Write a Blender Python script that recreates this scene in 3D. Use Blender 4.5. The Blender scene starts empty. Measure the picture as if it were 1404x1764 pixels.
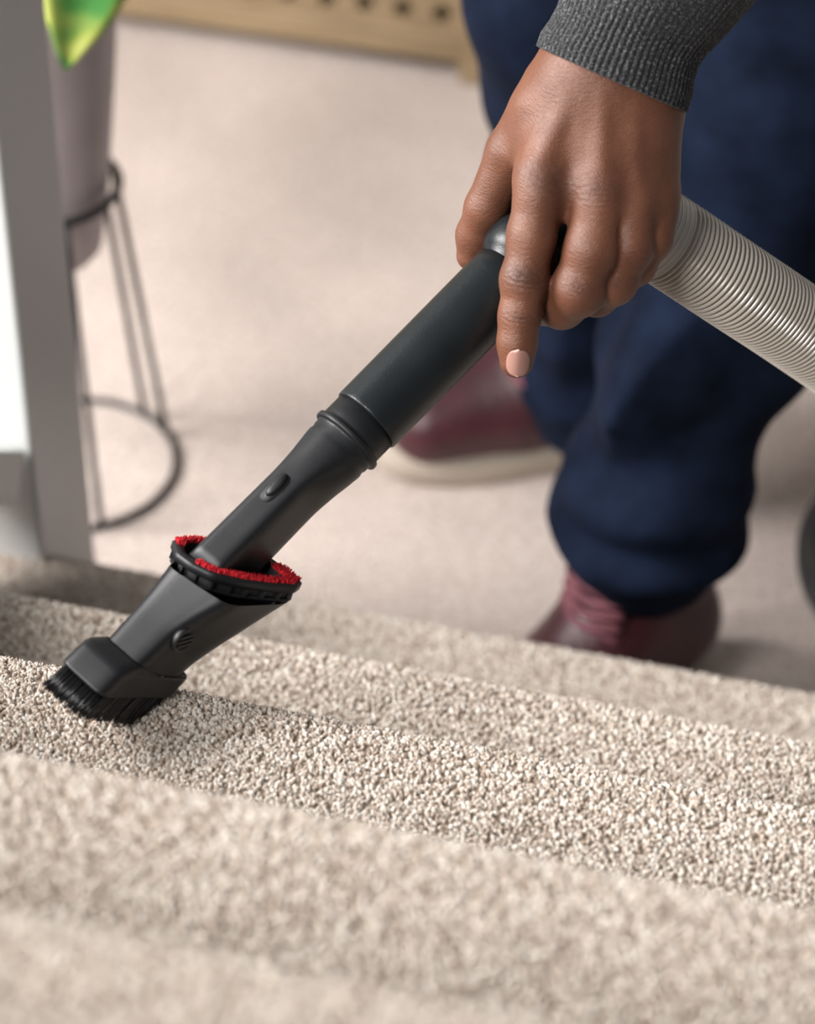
import bpy, math, random
import numpy as np
from mathutils import Vector, Matrix

# ------------------------------------------------------------------ camera, world, lights, exposure
W_PX, H_PX, F_PX = 1404.0, 1764.0, 5000.0
PITCH = math.radians(40.0)
CAM_H = 1.613
scene = bpy.context.scene
COL = scene.collection
cam_data = bpy.data.cameras.new('camera')
cam = bpy.data.objects.new('camera', cam_data)
COL.objects.link(cam)
cam.location = (0, 0, CAM_H)
cam.rotation_euler = (math.pi / 2 - PITCH, 0, 0)
cam_data.sensor_fit = 'HORIZONTAL'
cam_data.sensor_width = 24.0
cam_data.lens = F_PX / W_PX * 24.0
cam_data.clip_start = 0.05
cam_data.dof.use_dof = True
cam_data.dof.focus_distance = 1.60
cam_data.dof.aperture_fstop = 4.0
scene.camera = cam

world = bpy.data.worlds.new('world')
scene.world = world
world.use_nodes = True
bg = world.node_tree.nodes['Background']
bg.inputs[0].default_value = (0.92, 0.95, 1.0, 1)
bg.inputs[1].default_value = 0.17


def area_light(name, loc, target, size, power, color, size_y=None):
    ld = bpy.data.lights.new(name, 'AREA')
    ld.energy = power
    ld.color = color
    ld.size = size
    if size_y:
        ld.shape = 'RECTANGLE'
        ld.size_y = size_y
    o = bpy.data.objects.new(name, ld)
    COL.objects.link(o)
    o.location = loc
    d = Vector(target) - Vector(loc)
    o.rotation_euler = d.to_track_quat('-Z', 'Y').to_euler()
    return o


area_light('window_light', (-2.3, 1.5, 1.9), (0.15, 1.3, 0.1), 1.4, 60, (1.0, 0.97, 0.95), 1.45).data.spread = math.radians(95)
area_light('hall_light', (-1.5, -0.6, 2.5), (0.0, 1.0, 0.6), 0.9, 92, (1.0, 0.975, 0.945))
scene.view_settings.view_transform = 'Standard'
scene.view_settings.look = 'None'
scene.view_settings.exposure = 0.12
scene.view_settings.gamma = 1.0
scene.view_settings.use_curve_mapping = False

# ------------------------------------------------------------------ helpers
random.seed(7)
RNG = np.random.default_rng(11)
sp, cp = math.sin(PITCH), math.cos(PITCH)
CW = np.array([[1, 0, 0], [0, sp, -cp], [0, cp, sp]])      # camera axes to world (columns right, up, back)
CO = np.array([0, 0, CAM_H])


def c2w(p):
    return np.asarray(p) @ CW.T + CO


def cpt(x, y, depth):
    """point in camera axes seen at picture position x, y at this depth"""
    return np.array([(x - 702.0) / F_PX * depth, -(y - 882.0) / F_PX * depth, -depth])


def wpt(x, y, depth):
    return c2w(cpt(x, y, depth))


def zpt(x, y, z):
    """world point on the horizontal plane at height z"""
    d = CW @ cpt(x, y, 1.0)
    return CO + d * ((z - CAM_H) / d[2])


def unit(v):
    v = np.asarray(v, float)
    return v / np.linalg.norm(v)


def obj(name, verts, faces, mat=None, parent=None, smooth=True, bevel=None, subsurf=0):
    me = bpy.data.meshes.new(name)
    V = np.asarray(verts, float)
    me.from_pydata([tuple(v) for v in V], [], [tuple(int(i) for i in f) for f in faces])
    me.update()
    o = bpy.data.objects.new(name, me)
    COL.objects.link(o)
    if mat:
        me.materials.append(mat)
    if parent is not None:
        o.parent = parent
        q, l = parent, Vector((0, 0, 0))
        while q is not None:
            l += q.location
            q = q.parent
        o.location = -l
    if smooth and len(me.polygons):
        me.polygons.foreach_set('use_smooth', [True] * len(me.polygons))
    if bevel:
        m = o.modifiers.new('bevel', 'BEVEL')
        m.width = bevel
        m.segments = 3
        m.limit_method = 'ANGLE'
        m.angle_limit = math.radians(30)
        m.harden_normals = False
    if subsurf:
        m = o.modifiers.new('subsurf', 'SUBSURF')
        m.levels = subsurf
        m.render_levels = subsurf
    return o


def tag(o, label=None, cat=None, group=None, kind=None):
    for k, v in (('label', label), ('category', cat), ('group', group), ('kind', kind)):
        if v:
            o[k] = v
    return o


def empty(name, loc, label=None, cat=None, kind=None):
    o = bpy.data.objects.new(name, None)
    COL.objects.link(o)
    o.location = loc
    o.empty_display_size = 0.05
    return tag(o, label, cat, None, kind)


def merge(parts):
    V, F, n = [], [], 0
    for v, f in parts:
        v = np.asarray(v, float)
        V.append(v)
        F += [tuple(i + n for i in q) for q in f]
        n += len(v)
    return np.concatenate(V), F


def loft(sections, cap=True, closed=True):
    """quads between rings of equal length"""
    n = len(sections[0])
    V = np.concatenate([np.asarray(s, float) for s in sections])
    F = []
    for k in range(len(sections) - 1):
        for i in range(n if closed else n - 1):
            j = (i + 1) % n
            F.append((k * n + i, k * n + j, (k + 1) * n + j, (k + 1) * n + i))
    if cap:
        F.append(tuple(range(n - 1, -1, -1)))
        F.append(tuple((len(sections) - 1) * n + i for i in range(n)))
    return V, F


def box(c, ax, ay, az, hx, hy, hz):
    c, ax, ay, az = map(np.asarray, (c, ax, ay, az))
    V = [c + sx * hx * ax + sy * hy * ay + sz * hz * az for sz in (-1, 1) for sy in (-1, 1) for sx in (-1, 1)]
    F = [(0, 2, 3, 1), (4, 5, 7, 6), (0, 1, 5, 4), (2, 6, 7, 3), (0, 4, 6, 2), (1, 3, 7, 5)]
    return np.array(V), F


def frames(path):
    """parallel-transported frames along a path"""
    P = np.asarray(path, float)
    T = np.gradient(P, axis=0)
    T /= np.linalg.norm(T, axis=1)[:, None]
    n = np.cross(T[0], [0.3, 0.2, 1.0])
    n = unit(n)
    N = []
    for t in T:
        n = unit(n - np.dot(n, t) * t)
        N.append(n)
    N = np.array(N)
    return P, T, N, np.cross(T, N)


def tube(path, radii, seg=16, cap=True):
    P, T, N, B = frames(path)
    if np.isscalar(radii):
        radii = np.full(len(P), radii)
    a = np.linspace(0, 2 * np.pi, seg, endpoint=False)
    S = [P[i] + radii[i] * (np.cos(a)[:, None] * N[i] + np.sin(a)[:, None] * B[i]) for i in range(len(P))]
    return loft(S, cap)


def spline(pts, n):
    """Catmull-Rom through the points"""
    P = np.asarray(pts, float)
    P = np.vstack([2 * P[0] - P[1], P, 2 * P[-1] - P[-2]])
    out = []
    m = len(P) - 3
    for t in np.linspace(0, m - 1e-6, n):
        i = int(t)
        u = t - i
        a, b, c, d = P[i:i + 4]
        out.append(0.5 * (2 * b + (c - a) * u + (2 * a - 5 * b + 4 * c - d) * u * u + (3 * b - a - 3 * c + d) * u ** 3))
    return np.array(out)


def lathe(profile, centre, seg=48):
    a = np.linspace(0, 2 * np.pi, seg, endpoint=False)
    S = [np.c_[centre[0] + r * np.cos(a), centre[1] + r * np.sin(a), np.full(seg, centre[2] + z)] for r, z in profile]
    return loft(S)


# ---- implicit surfaces: rounded cones joined smoothly, meshed by surface nets
class Field:
    def __init__(self, lo, hi, h):
        self.lo, self.h = np.asarray(lo, float), h
        self.n = np.ceil((np.asarray(hi) - self.lo) / h).astype(int) + 1
        self.V = np.full(self.n, 1.0, np.float32)

    def blank(self):
        f = Field.__new__(Field)
        f.lo, f.h, f.n = self.lo, self.h, self.n
        f.V = np.full(self.n, 1.0, np.float32)
        return f

    def window(self, a, b, m):
        i0 = np.clip(np.floor((np.minimum(a, b) - m - self.lo) / self.h).astype(int), 0, self.n)
        i1 = np.clip(np.ceil((np.maximum(a, b) + m - self.lo) / self.h).astype(int) + 1, 0, self.n)
        sl = tuple(slice(i0[k], i1[k]) for k in range(3))
        g = [np.arange(i0[k], i1[k], dtype=np.float32) * self.h + np.float32(self.lo[k]) for k in range(3)]
        return sl, np.meshgrid(*g, indexing='ij', sparse=True)

    def cone(self, a, b, ra, rb, k=0.004, flat=None, target=None):
        """tapered capsule; flat=(axis, factor) squashes across that axis"""
        a, b = np.asarray(a, float), np.asarray(b, float)
        m = max(ra, rb) * 1.6 + k + 3 * self.h
        sl, (X, Y, Z) = self.window(a, b, m)
        d = b - a
        L2 = max(float(d @ d), 1e-12)
        px, py, pz = X - np.float32(a[0]), Y - np.float32(a[1]), Z - np.float32(a[2])
        t = np.clip((px * np.float32(d[0]) + py * np.float32(d[1]) + pz * np.float32(d[2])) / np.float32(L2), 0, 1)
        qx, qy, qz = px - t * np.float32(d[0]), py - t * np.float32(d[1]), pz - t * np.float32(d[2])
        s = qx * qx + qy * qy + qz * qz
        if flat is not None:
            f, fac = unit(flat[0]), flat[1]
            w = qx * np.float32(f[0]) + qy * np.float32(f[1]) + qz * np.float32(f[2])
            s = s + w * w * np.float32(fac * fac - 1)
        D = np.sqrt(s) - (np.float32(ra) + t * np.float32(rb - ra))
        self.join(sl, D, k)

    def join(self, sl, D, k):
        V = self.V[sl]
        if k > 0:
            hh = np.clip(0.5 + 0.5 * (V - D) / np.float32(k), 0, 1)
            self.V[sl] = V + (D - V) * hh - np.float32(k) * hh * (1 - hh)
        else:
            self.V[sl] = np.minimum(V, D)

    def merge(self, other, k):
        self.join((slice(None),) * 3, other.V, k)

    def mesh(self):
        V = self.V
        V[0] = V[-1] = 1
        V[:, 0] = V[:, -1] = 1
        V[:, :, 0] = V[:, :, -1] = 1
        ins = V < 0
        c = np.zeros(tuple(np.array(V.shape) - 1), np.int8)
        for i in (0, 1):
            for j in (0, 1):
                for k in (0, 1):
                    c += ins[i:V.shape[0] - 1 + i, j:V.shape[1] - 1 + j, k:V.shape[2] - 1 + k]
        act = (c > 0) & (c < 8)
        idx = np.argwhere(act)
        ids = np.full(act.shape, -1, np.int64)
        ids[act] = np.arange(len(idx))
        acc = np.zeros((len(idx), 3))
        cnt = np.zeros(len(idx))
        corners = [(i, j, k) for i in (0, 1) for j in (0, 1) for k in (0, 1)]
        val = {q: V[idx[:, 0] + q[0], idx[:, 1] + q[1], idx[:, 2] + q[2]].astype(float) for q in corners}
        for q in corners:
            for ax in range(3):
                if q[ax] == 0:
                    r = list(q)
                    r[ax] = 1
                    r = tuple(r)
                    va, vb = val[q], val[r]
                    m = (va < 0) != (vb < 0)
                    t = np.where(m, va / np.where(m, va - vb, 1), 0)
                    p = np.tile(np.array(q, float), (len(idx), 1))
                    p[:, ax] += t
                    acc[m] += p[m]
                    cnt[m] += 1
        P = (idx + acc / np.maximum(cnt, 1)[:, None]) * self.h + self.lo
        F = []
        for ax in range(3):
            u, w = (ax + 1) % 3, (ax + 2) % 3
            sa = [slice(None)] * 3
            sb = [slice(None)] * 3
            sa[ax] = slice(0, -1)
            sb[ax] = slice(1, None)
            A, B = ins[tuple(sa)], ins[tuple(sb)]
            for sgn, M in ((1, A & ~B), (-1, ~A & B)):
                e = np.argwhere(M)
                e = e[(e[:, u] > 0) & (e[:, w] > 0) & (e[:, u] < ids.shape[u]) & (e[:, w] < ids.shape[w])]
                du = np.zeros(3, int)
                du[u] = 1
                dw = np.zeros(3, int)
                dw[w] = 1
                q = [e, e - du, e - du - dw, e - dw]
                if sgn < 0:
                    q = q[::-1]
                F.append(np.stack([ids[t[:, 0], t[:, 1], t[:, 2]] for t in q], 1))
        return P, np.concatenate(F)


def field_obj(name, P, F, mat, parent, attrs=None):
    me = bpy.data.meshes.new(name)
    me.vertices.add(len(P))
    me.vertices.foreach_set('co', np.asarray(P, np.float32).ravel())
    me.loops.add(F.size)
    me.loops.foreach_set('vertex_index', F.ravel().astype(np.int32))
    me.polygons.add(len(F))
    me.polygons.foreach_set('loop_start', np.arange(0, F.size, 4, dtype=np.int32))
    me.polygons.foreach_set('loop_total', np.full(len(F), 4, np.int32))
    me.update(calc_edges=True)
    me.validate()
    me.polygons.foreach_set('use_smooth', [True] * len(me.polygons))
    if attrs:
        for k, v in attrs.items():
            a = me.attributes.new(k, 'FLOAT', 'POINT')
            a.data.foreach_set('value', np.asarray(v, np.float32))
    me.materials.append(mat)
    o = bpy.data.objects.new(name, me)
    COL.objects.link(o)
    if parent is not None:
        o.parent = parent
        o.location = -parent.location
    return o


def smooth_mesh(P, F, it=2, lam=0.5):
    a = F[:, [0, 1, 2, 3]].ravel()
    b = F[:, [1, 2, 3, 0]].ravel()
    for _ in range(it):
        S = np.zeros_like(P)
        n = np.zeros(len(P))
        np.add.at(S, a, P[b])
        np.add.at(n, a, 1)
        np.add.at(S, b, P[a])
        np.add.at(n, b, 1)
        P = P + lam * (S / np.maximum(n, 1)[:, None] - P)
    return P


# ------------------------------------------------------------------ materials
def mat(name, color, rough=0.5, metal=0.0, **kw):
    m = bpy.data.materials.new(name)
    m.use_nodes = True
    b = m.node_tree.nodes['Principled BSDF']
    b.inputs['Base Color'].default_value = (*color, 1)
    b.inputs['Roughness'].default_value = rough
    b.inputs['Metallic'].default_value = metal
    for k, v in kw.items():
        b.inputs[k.replace('_', ' ')].default_value = v
    return m


class NT:
    def __init__(self, m):
        self.t = m.node_tree
        self.b = self.t.nodes['Principled BSDF']

    def n(self, kind, **kw):
        x = self.t.nodes.new(kind)
        for k, v in kw.items():
            if k.startswith('i_'):
                x.inputs[k[2:].replace('_', ' ')].default_value = v
            else:
                setattr(x, k, v)
        return x

    def l(self, a, b):
        self.t.links.new(a, b)


def noise_color(m, cols, scale, detail=4.0, coords='Object', stretch=None, lo=0.3, hi=0.7, bump=None):
    """colour ramp on noise plus bump=(scale, strength, distance)"""
    g = NT(m)
    tc = g.n('ShaderNodeTexCoord')
    src = tc.outputs[coords]
    if stretch:
        mp = g.n('ShaderNodeMapping')
        mp.inputs['Scale'].default_value = stretch
        g.l(src, mp.inputs['Vector'])
        src = mp.outputs[0]
    nz = g.n('ShaderNodeTexNoise', i_Scale=scale, i_Detail=detail)
    g.l(src, nz.inputs['Vector'])
    cr = g.n('ShaderNodeValToRGB')
    e = cr.color_ramp.elements
    e[0].position, e[1].position = lo, hi
    e[0].color = (*cols[0], 1)
    e[1].color = (*cols[-1], 1)
    for i, c in enumerate(cols[1:-1]):
        x = e.new(lo + (hi - lo) * (i + 1) / (len(cols) - 1))
        x.color = (*c, 1)
    g.l(nz.outputs[0], cr.inputs[0])
    g.l(cr.outputs[0], g.b.inputs['Base Color'])
    if bump:
        n2 = g.n('ShaderNodeTexNoise', i_Scale=bump[0], i_Detail=3.0)
        g.l(src, n2.inputs['Vector'])
        bp = g.n('ShaderNodeBump', i_Strength=bump[1], i_Distance=bump[2])
        g.l(n2.outputs[0], bp.inputs['Height'])
        g.l(bp.outputs[0], g.b.inputs['Normal'])
    return m


M_PLASTIC = noise_color(mat('black_plastic', (0.02, 0.022, 0.025), 0.42), [(0.007, 0.0075, 0.009), (0.010, 0.011, 0.0125)], 40,
                        bump=(1900, 0.25, 0.0004))
M_PLASTIC_TUBE = noise_color(mat('charcoal_plastic', (0.02, 0.024, 0.027), 0.30), [(0.0065, 0.0085, 0.010), (0.010, 0.0125, 0.0145)], 30,
                             bump=(1500, 0.35, 0.0004))
for m_ in (M_PLASTIC, M_PLASTIC_TUBE):
    m_.node_tree.nodes['Principled BSDF'].inputs['Specular IOR Level'].default_value = 0.32
M_BLACK = mat('deep_black', (0.008, 0.008, 0.009), 0.5)
M_BRISTLE = mat('bristle_black', (0.006, 0.006, 0.007), 0.3)
M_RED = noise_color(mat('red_lint', (0.5, 0.01, 0.02), 0.9), [(0.30, 0.003, 0.008), (0.75, 0.012, 0.028)], 700, bump=(900, 1.0, 0.001))
M_WHITE = mat("white_paint", (0.56, 0.575, 0.57), 0.38)
M_WALL = mat('wall_paint', (0.66, 0.64, 0.6), 0.7)
M_WOOD = noise_color(mat('pale_wood', (0.5, 0.36, 0.2), 0.5), [(0.24, 0.17, 0.095), (0.33, 0.24, 0.14)], 14, stretch=(1, 1, 9))
M_DARK = mat('cavity_dark', (0.03, 0.022, 0.015), 0.8)
M_WIRE = mat('black_wire', (0.02, 0.02, 0.021), 0.35)
M_POT = noise_color(mat('grey_mauve_ceramic', (0.30, 0.26, 0.27), 0.45), [(0.44, 0.39, 0.40), (0.52, 0.46, 0.475)], 18)
M_SOIL = mat('soil', (0.03, 0.02, 0.015), 0.9)
M_DENIM = noise_color(mat('navy_denim', (0.015, 0.028, 0.07), 0.85, Specular_IOR_Level=0.08), [(0.0034, 0.0060, 0.0145), (0.0085, 0.0150, 0.035)], 26,
                      bump=(900, 0.35, 0.0006))
M_BOOT = noise_color(mat('burgundy_leather', (0.1, 0.02, 0.03), 0.42), [(0.038, 0.009, 0.013), (0.078, 0.020, 0.027)], 22, bump=(160, 0.3, 0.002))
M_SOLE = mat('cream_sole', (0.42, 0.36, 0.3), 0.7)
M_LACE = mat('burgundy_lace', (0.16, 0.05, 0.065), 0.7)
M_NAIL = mat('finger_nail', (0.30, 0.16, 0.13), 0.3)


def carpet_floor_material():
    m = mat('floor_carpet', (0.6, 0.52, 0.46), 0.95)
    noise_color(m, [(0.57, 0.465, 0.415), (0.70, 0.595, 0.54), (0.76, 0.665, 0.61)], 150, detail=3, lo=0.35, hi=0.65, bump=(320, 1.0, 0.006))
    g = NT(m)
    cr = [n for n in g.t.nodes if n.type == 'VALTORGB'][0]
    tc = g.n('ShaderNodeTexCoord')
    big = g.n('ShaderNodeTexNoise', i_Scale=7.0, i_Detail=3.0)
    g.l(tc.outputs['Object'], big.inputs['Vector'])
    mr = g.n('ShaderNodeMapRange')
    mr.inputs['From Min'].default_value = 0.35
    mr.inputs['From Max'].default_value = 0.65
    mr.inputs['To Min'].default_value = 0.93
    mr.inputs['To Max'].default_value = 1.05
    g.l(big.outputs[0], mr.inputs[0])
    mx = g.n('ShaderNodeMix', data_type='RGBA', blend_type='MULTIPLY')
    mx.inputs[0].default_value = 1.0
    g.l(cr.outputs[0], mx.inputs[6])
    g.l(mr.outputs[0], mx.inputs[7])
    g.l(mx.outputs[2], g.b.inputs['Base Color'])
    return m


def tuft_material():
    m = mat('carpet_tuft', (0.6, 0.5, 0.42), 0.95)
    g = NT(m)
    oi = g.n('ShaderNodeObjectInfo')
    cr = g.n('ShaderNodeValToRGB')
    e = cr.color_ramp.elements
    e[0].position, e[0].color = 0.0, (0.37, 0.293, 0.233, 1)
    e[1].position, e[1].color = 1.0, (0.75, 0.71, 0.65, 1)
    for p, c in ((0.2, (0.455, 0.375, 0.312)), (0.42, (0.56, 0.485, 0.42)), (0.68, (0.67, 0.61, 0.545))):
        x = e.new(p)
        x.color = (*c, 1)
    g.l(oi.outputs['Random'], cr.inputs[0])
    tc = g.n('ShaderNodeTexCoord')
    nz = g.n('ShaderNodeTexNoise', i_Scale=900.0, i_Detail=2.0)
    g.l(tc.outputs['Object'], nz.inputs['Vector'])
    mr = g.n('ShaderNodeMapRange')
    mr.inputs['To Min'].default_value = 0.86
    mr.inputs['To Max'].default_value = 1.12
    g.l(nz.outputs[0], mr.inputs[0])
    mx = g.n('ShaderNodeMix', data_type='RGBA', blend_type='MULTIPLY')
    mx.inputs[0].default_value = 1.0
    g.l(cr.outputs[0], mx.inputs[6])
    g.l(mr.outputs[0], mx.inputs[7])
    g.l(mx.outputs[2], g.b.inputs['Base Color'])
    g.b.inputs['Specular IOR Level'].default_value = 0.15
    return m


def skin_material():
    m = mat('brown_skin', (0.2, 0.09, 0.055), 0.46, Specular_IOR_Level=0.36)
    g = NT(m)
    tc = g.n('ShaderNodeTexCoord')
    nz = g.n('ShaderNodeTexNoise', i_Scale=38.0, i_Detail=4.0)
    g.l(tc.outputs['Object'], nz.inputs['Vector'])
    cr = g.n('ShaderNodeValToRGB')
    e = cr.color_ramp.elements
    e[0].position, e[0].color = 0.3, (0.098, 0.037, 0.020, 1)
    e[1].position, e[1].color = 0.72, (0.158, 0.063, 0.036, 1)
    g.l(nz.outputs[0], cr.inputs[0])
    at = g.n('ShaderNodeAttribute', attribute_name='knuckle')
    mx = g.n('ShaderNodeMix', data_type='RGBA')
    g.l(at.outputs['Fac'], mx.inputs[0])
    g.l(cr.outputs[0], mx.inputs[6])
    mx.inputs[7].default_value = (0.050, 0.021, 0.015, 1)
    g.l(mx.outputs[2], g.b.inputs['Base Color'])
    # fine skin relief: pores plus cross-finger wrinkles
    vo = g.n('ShaderNodeTexVoronoi', i_Scale=900.0)
    vo.feature = 'DISTANCE_TO_EDGE'
    g.l(tc.outputs['Object'], vo.inputs['Vector'])
    mp = g.n('ShaderNodeMapping')
    mp.inputs['Rotation'].default_value = (math.radians(50), 0, 0.15)
    mp.inputs['Scale'].default_value = (260, 260, 900)
    g.l(tc.outputs['Object'], mp.inputs['Vector'])
    wr = g.n('ShaderNodeTexNoise', i_Scale=1.0, i_Detail=3.0)
    g.l(mp.outputs[0], wr.inputs['Vector'])
    ad = g.n('ShaderNodeMath', operation='MULTIPLY_ADD')
    ad.inputs[1].default_value = 1.4
    g.l(wr.outputs[0], ad.inputs[0])
    g.l(vo.outputs[0], ad.inputs[2])
    bp = g.n('ShaderNodeBump', i_Strength=0.42, i_Distance=0.0006)
    g.l(ad.outputs[0], bp.inputs['Height'])
    g.l(bp.outputs[0], g.b.inputs['Normal'])
    g.b.inputs['Subsurface Weight'].default_value = 0.06
    g.b.inputs['Subsurface Radius'].default_value = (0.006, 0.002, 0.001)
    g.b.inputs['Subsurface Scale'].default_value = 0.5
    return m


def knit_material():
    m = mat('charcoal_knit', (0.04, 0.043, 0.05), 0.9)
    noise_color(m, [(0.004, 0.0042, 0.005), (0.012, 0.0128, 0.0155), (0.13, 0.132, 0.138)], 760, detail=3, lo=0.36, hi=0.70, bump=(1100, 1.0, 0.0014))
    NT(m).b.inputs['Sheen Weight'].default_value = 0.15
    return m


def hose_material():
    m = mat('grey_hose', (0.44, 0.40, 0.35), 0.22)
    b = NT(m).b
    b.inputs['Coat Weight'].default_value = 0.4
    b.inputs['Coat Roughness'].default_value = 0.12
    return m


def leaf_material():
    m = mat('variegated_leaf', (0.1, 0.3, 0.06), 0.4)
    noise_color(m, [(0.03, 0.17, 0.045), (0.08, 0.29, 0.06), (0.50, 0.58, 0.12), (0.66, 0.72, 0.22)], 13, detail=2, lo=0.36, hi=0.56)
    return m


M_FLOOR = carpet_floor_material()
M_TUFT = tuft_material()
M_SKIN = skin_material()
M_KNIT = knit_material()
M_HOSE = hose_material()
M_CUFF = mat('pale_grey_plastic', (0.40, 0.385, 0.36), 0.4)
M_LEAF = leaf_material()
M_BASE = mat('carpet_backing', (0.36, 0.29, 0.23), 1.0)

# ------------------------------------------------------------------ setting: floor, wall, stairs
PHI = math.radians(15.2)
D2 = np.array([math.sin(PHI), math.cos(PHI), 0.0])        # down the stairs
R2 = np.array([math.cos(PHI), -math.sin(PHI), 0.0])       # across the stairs, to the right
UP = np.array([0, 0, 1.0])
GO, RISE = 0.235, 0.18
GP = GO / math.cos(PHI)


def nosing(n):
    """point of nosing n straight ahead of the camera"""
    return np.array([0, GP * (2.534 + n), CAM_H - GP * (2.930 + n * 0.7389)])


RISE = GP * 0.7389

floor = obj('floor', *box((0.2, 2.5, -0.05), (1, 0, 0), (0, 1, 0), UP, 4.0, 4.0, 0.05), M_FLOOR, smooth=False)
tag(floor, 'beige twist-pile carpeted floor at the foot of the stairs', 'floor', kind='structure')

rc_corner = zpt(862, 155, 0.0)                            # front right foot of the radiator cover
wall_pt = rc_corner + D2 * 0.24
wall = obj('wall_back', *box(wall_pt + D2 * 0.06 + UP * 1.3 - R2 * 0.4, R2, D2, UP, 3.2, 0.05, 1.3), M_WALL, smooth=False)
tag(wall, 'pale painted wall behind the wooden radiator cover', 'wall', kind='structure')

stairs = empty('staircase', tuple(nosing(4) * [1, 1, 0]), 'beige carpeted staircase descending to the floor', 'staircase', 'structure')
LAT0, LAT1 = -0.50, 0.56
NR = 0.017                                                # radius of the rolled nosing


def step_profile(n):
    """(distance down the stairs, height) along tread, nosing and riser"""
    pr = [(-GO - 0.002, 0.0)]
    for t in np.linspace(0, 1, 12):
        pr.append((-GO * (1 - t) - NR * t, 0.0))
    for a in np.linspace(0, math.radians(200), 14)[1:]:
        pr.append((-NR + NR * math.sin(a), -NR + NR * math.cos(a)))
    x, z = pr[-1]
    for t in np.linspace(0, 1, 8)[1:]:
        pr.append((x - 0.008 * t, z + (-RISE + 0.004 - z) * t))
    return pr


def tuft_nodes():
    ng = bpy.data.node_groups.new('twist_pile', 'GeometryNodeTree')
    ng.interface.new_socket('Geometry', in_out='INPUT', socket_type='NodeSocketGeometry')
    ng.interface.new_socket('Geometry', in_out='OUTPUT', socket_type='NodeSocketGeometry')
    N, L = ng.nodes, ng.links
    gi, go = N.new('NodeGroupInput'), N.new('NodeGroupOutput')
    dp = N.new('GeometryNodeDistributePointsOnFaces')
    dp.distribute_method = 'RANDOM'
    dp.inputs['Density'].default_value = 330000
    L.new(gi.outputs[0], dp.inputs['Mesh'])
    ico = N.new('GeometryNodeMeshIcoSphere')
    ico.inputs['Radius'].default_value = 1.0
    ico.inputs['Subdivisions'].default_value = 3
    # stretch and rough up into a twisted end of yarn
    pos = N.new('GeometryNodeInputPosition')
    nz = N.new('ShaderNodeTexNoise')
    nz.inputs['Scale'].default_value = 1.5
    nz.inputs['Detail'].default_value = 2.0
    L.new(pos.outputs[0], nz.inputs['Vector'])
    sb = N.new('ShaderNodeVectorMath')
    sb.operation = 'SUBTRACT'
    sb.inputs[1].default_value = (0.5, 0.5, 0.5)
    L.new(nz.outputs['Color'], sb.inputs[0])
    sc = N.new('ShaderNodeVectorMath')
    sc.operation = 'SCALE'
    sc.inputs['Scale'].default_value = 1.5
    L.new(sb.outputs[0], sc.inputs[0])
    s1 = N.new('GeometryNodeSetPosition')
    L.new(ico.outputs['Mesh'], s1.inputs['Geometry'])
    L.new(sc.outputs[0], s1.inputs['Offset'])
    tr = N.new('GeometryNodeTransform')
    tr.inputs['Scale'].default_value = (0.00098, 0.00098, 0.0018)
    tr.inputs['Translation'].default_value = (0, 0, 0.0013)
    L.new(s1.outputs[0], tr.inputs['Geometry'])
    sh = N.new('GeometryNodeSetShadeSmooth')
    L.new(tr.outputs[0], sh.inputs['Geometry'])
    sm = N.new('GeometryNodeSetMaterial')
    sm.inputs['Material'].default_value = M_TUFT
    L.new(sh.outputs[0], sm.inputs['Geometry'])
    iop = N.new('GeometryNodeInstanceOnPoints')
    L.new(dp.outputs['Points'], iop.inputs['Points'])
    L.new(sm.outputs[0], iop.inputs['Instance'])
    L.new(dp.outputs['Rotation'], iop.inputs['Rotation'])
    rv = N.new('FunctionNodeRandomValue')
    rv.data_type = 'FLOAT_VECTOR'
    rv.inputs[0].default_value = (0.75, 0.75, 0.7)
    rv.inputs[1].default_value = (1.3, 1.3, 1.25)
    L.new(rv.outputs[0], iop.inputs['Scale'])
    ro = N.new('GeometryNodeRotateInstances')
    L.new(iop.outputs[0], ro.inputs['Instances'])
    rr = N.new('FunctionNodeRandomValue')
    rr.data_type = 'FLOAT_VECTOR'
    rr.inputs[0].default_value = (-1.0, -1.0, -3.14)
    rr.inputs[1].default_value = (1.0, 1.0, 3.14)
    rr.inputs['Seed'].default_value = 5
    L.new(rr.outputs[0], ro.inputs['Rotation'])
    jn = N.new('GeometryNodeJoinGeometry')
    L.new(gi.outputs[0], jn.inputs[0])
    L.new(ro.outputs[0], jn.inputs[0])
    L.new(jn.outputs[0], go.inputs[0])
    return ng


PILE = tuft_nodes()
for n in range(-1, 5):
    q = nosing(n)
    origin = q
    lat = np.linspace(LAT0, LAT1, 40)
    if n == 4:
        lat = np.linspace(-0.335, LAT1, 40)
    pr = step_profile(n)
    S = []
    for l in lat:
        S.append([origin + R2 * l + D2 * a + UP * b for a, b in pr])
    V, F = loft(S, cap=False, closed=False)
    F = [f[::-1] for f in F]
    # solid carcass under the carpet
    body_pr = [(x, z - 0.003) for x, z in pr] + [(-GO, -RISE + 0.002)]
    Vb, Fb = loft([[origin + R2 * l + D2 * a + UP * b for a, b in body_pr] for l in (lat[0], lat[-1])])
    st = obj('step', Vb, Fb, M_BASE, stairs)
    cp_ = obj('carpet_pile', V, F, M_BASE, st)
    cp_['kind'] = 'stuff'
    md = cp_.modifiers.new('pile', 'NODES')
    md.node_group = PILE

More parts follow.
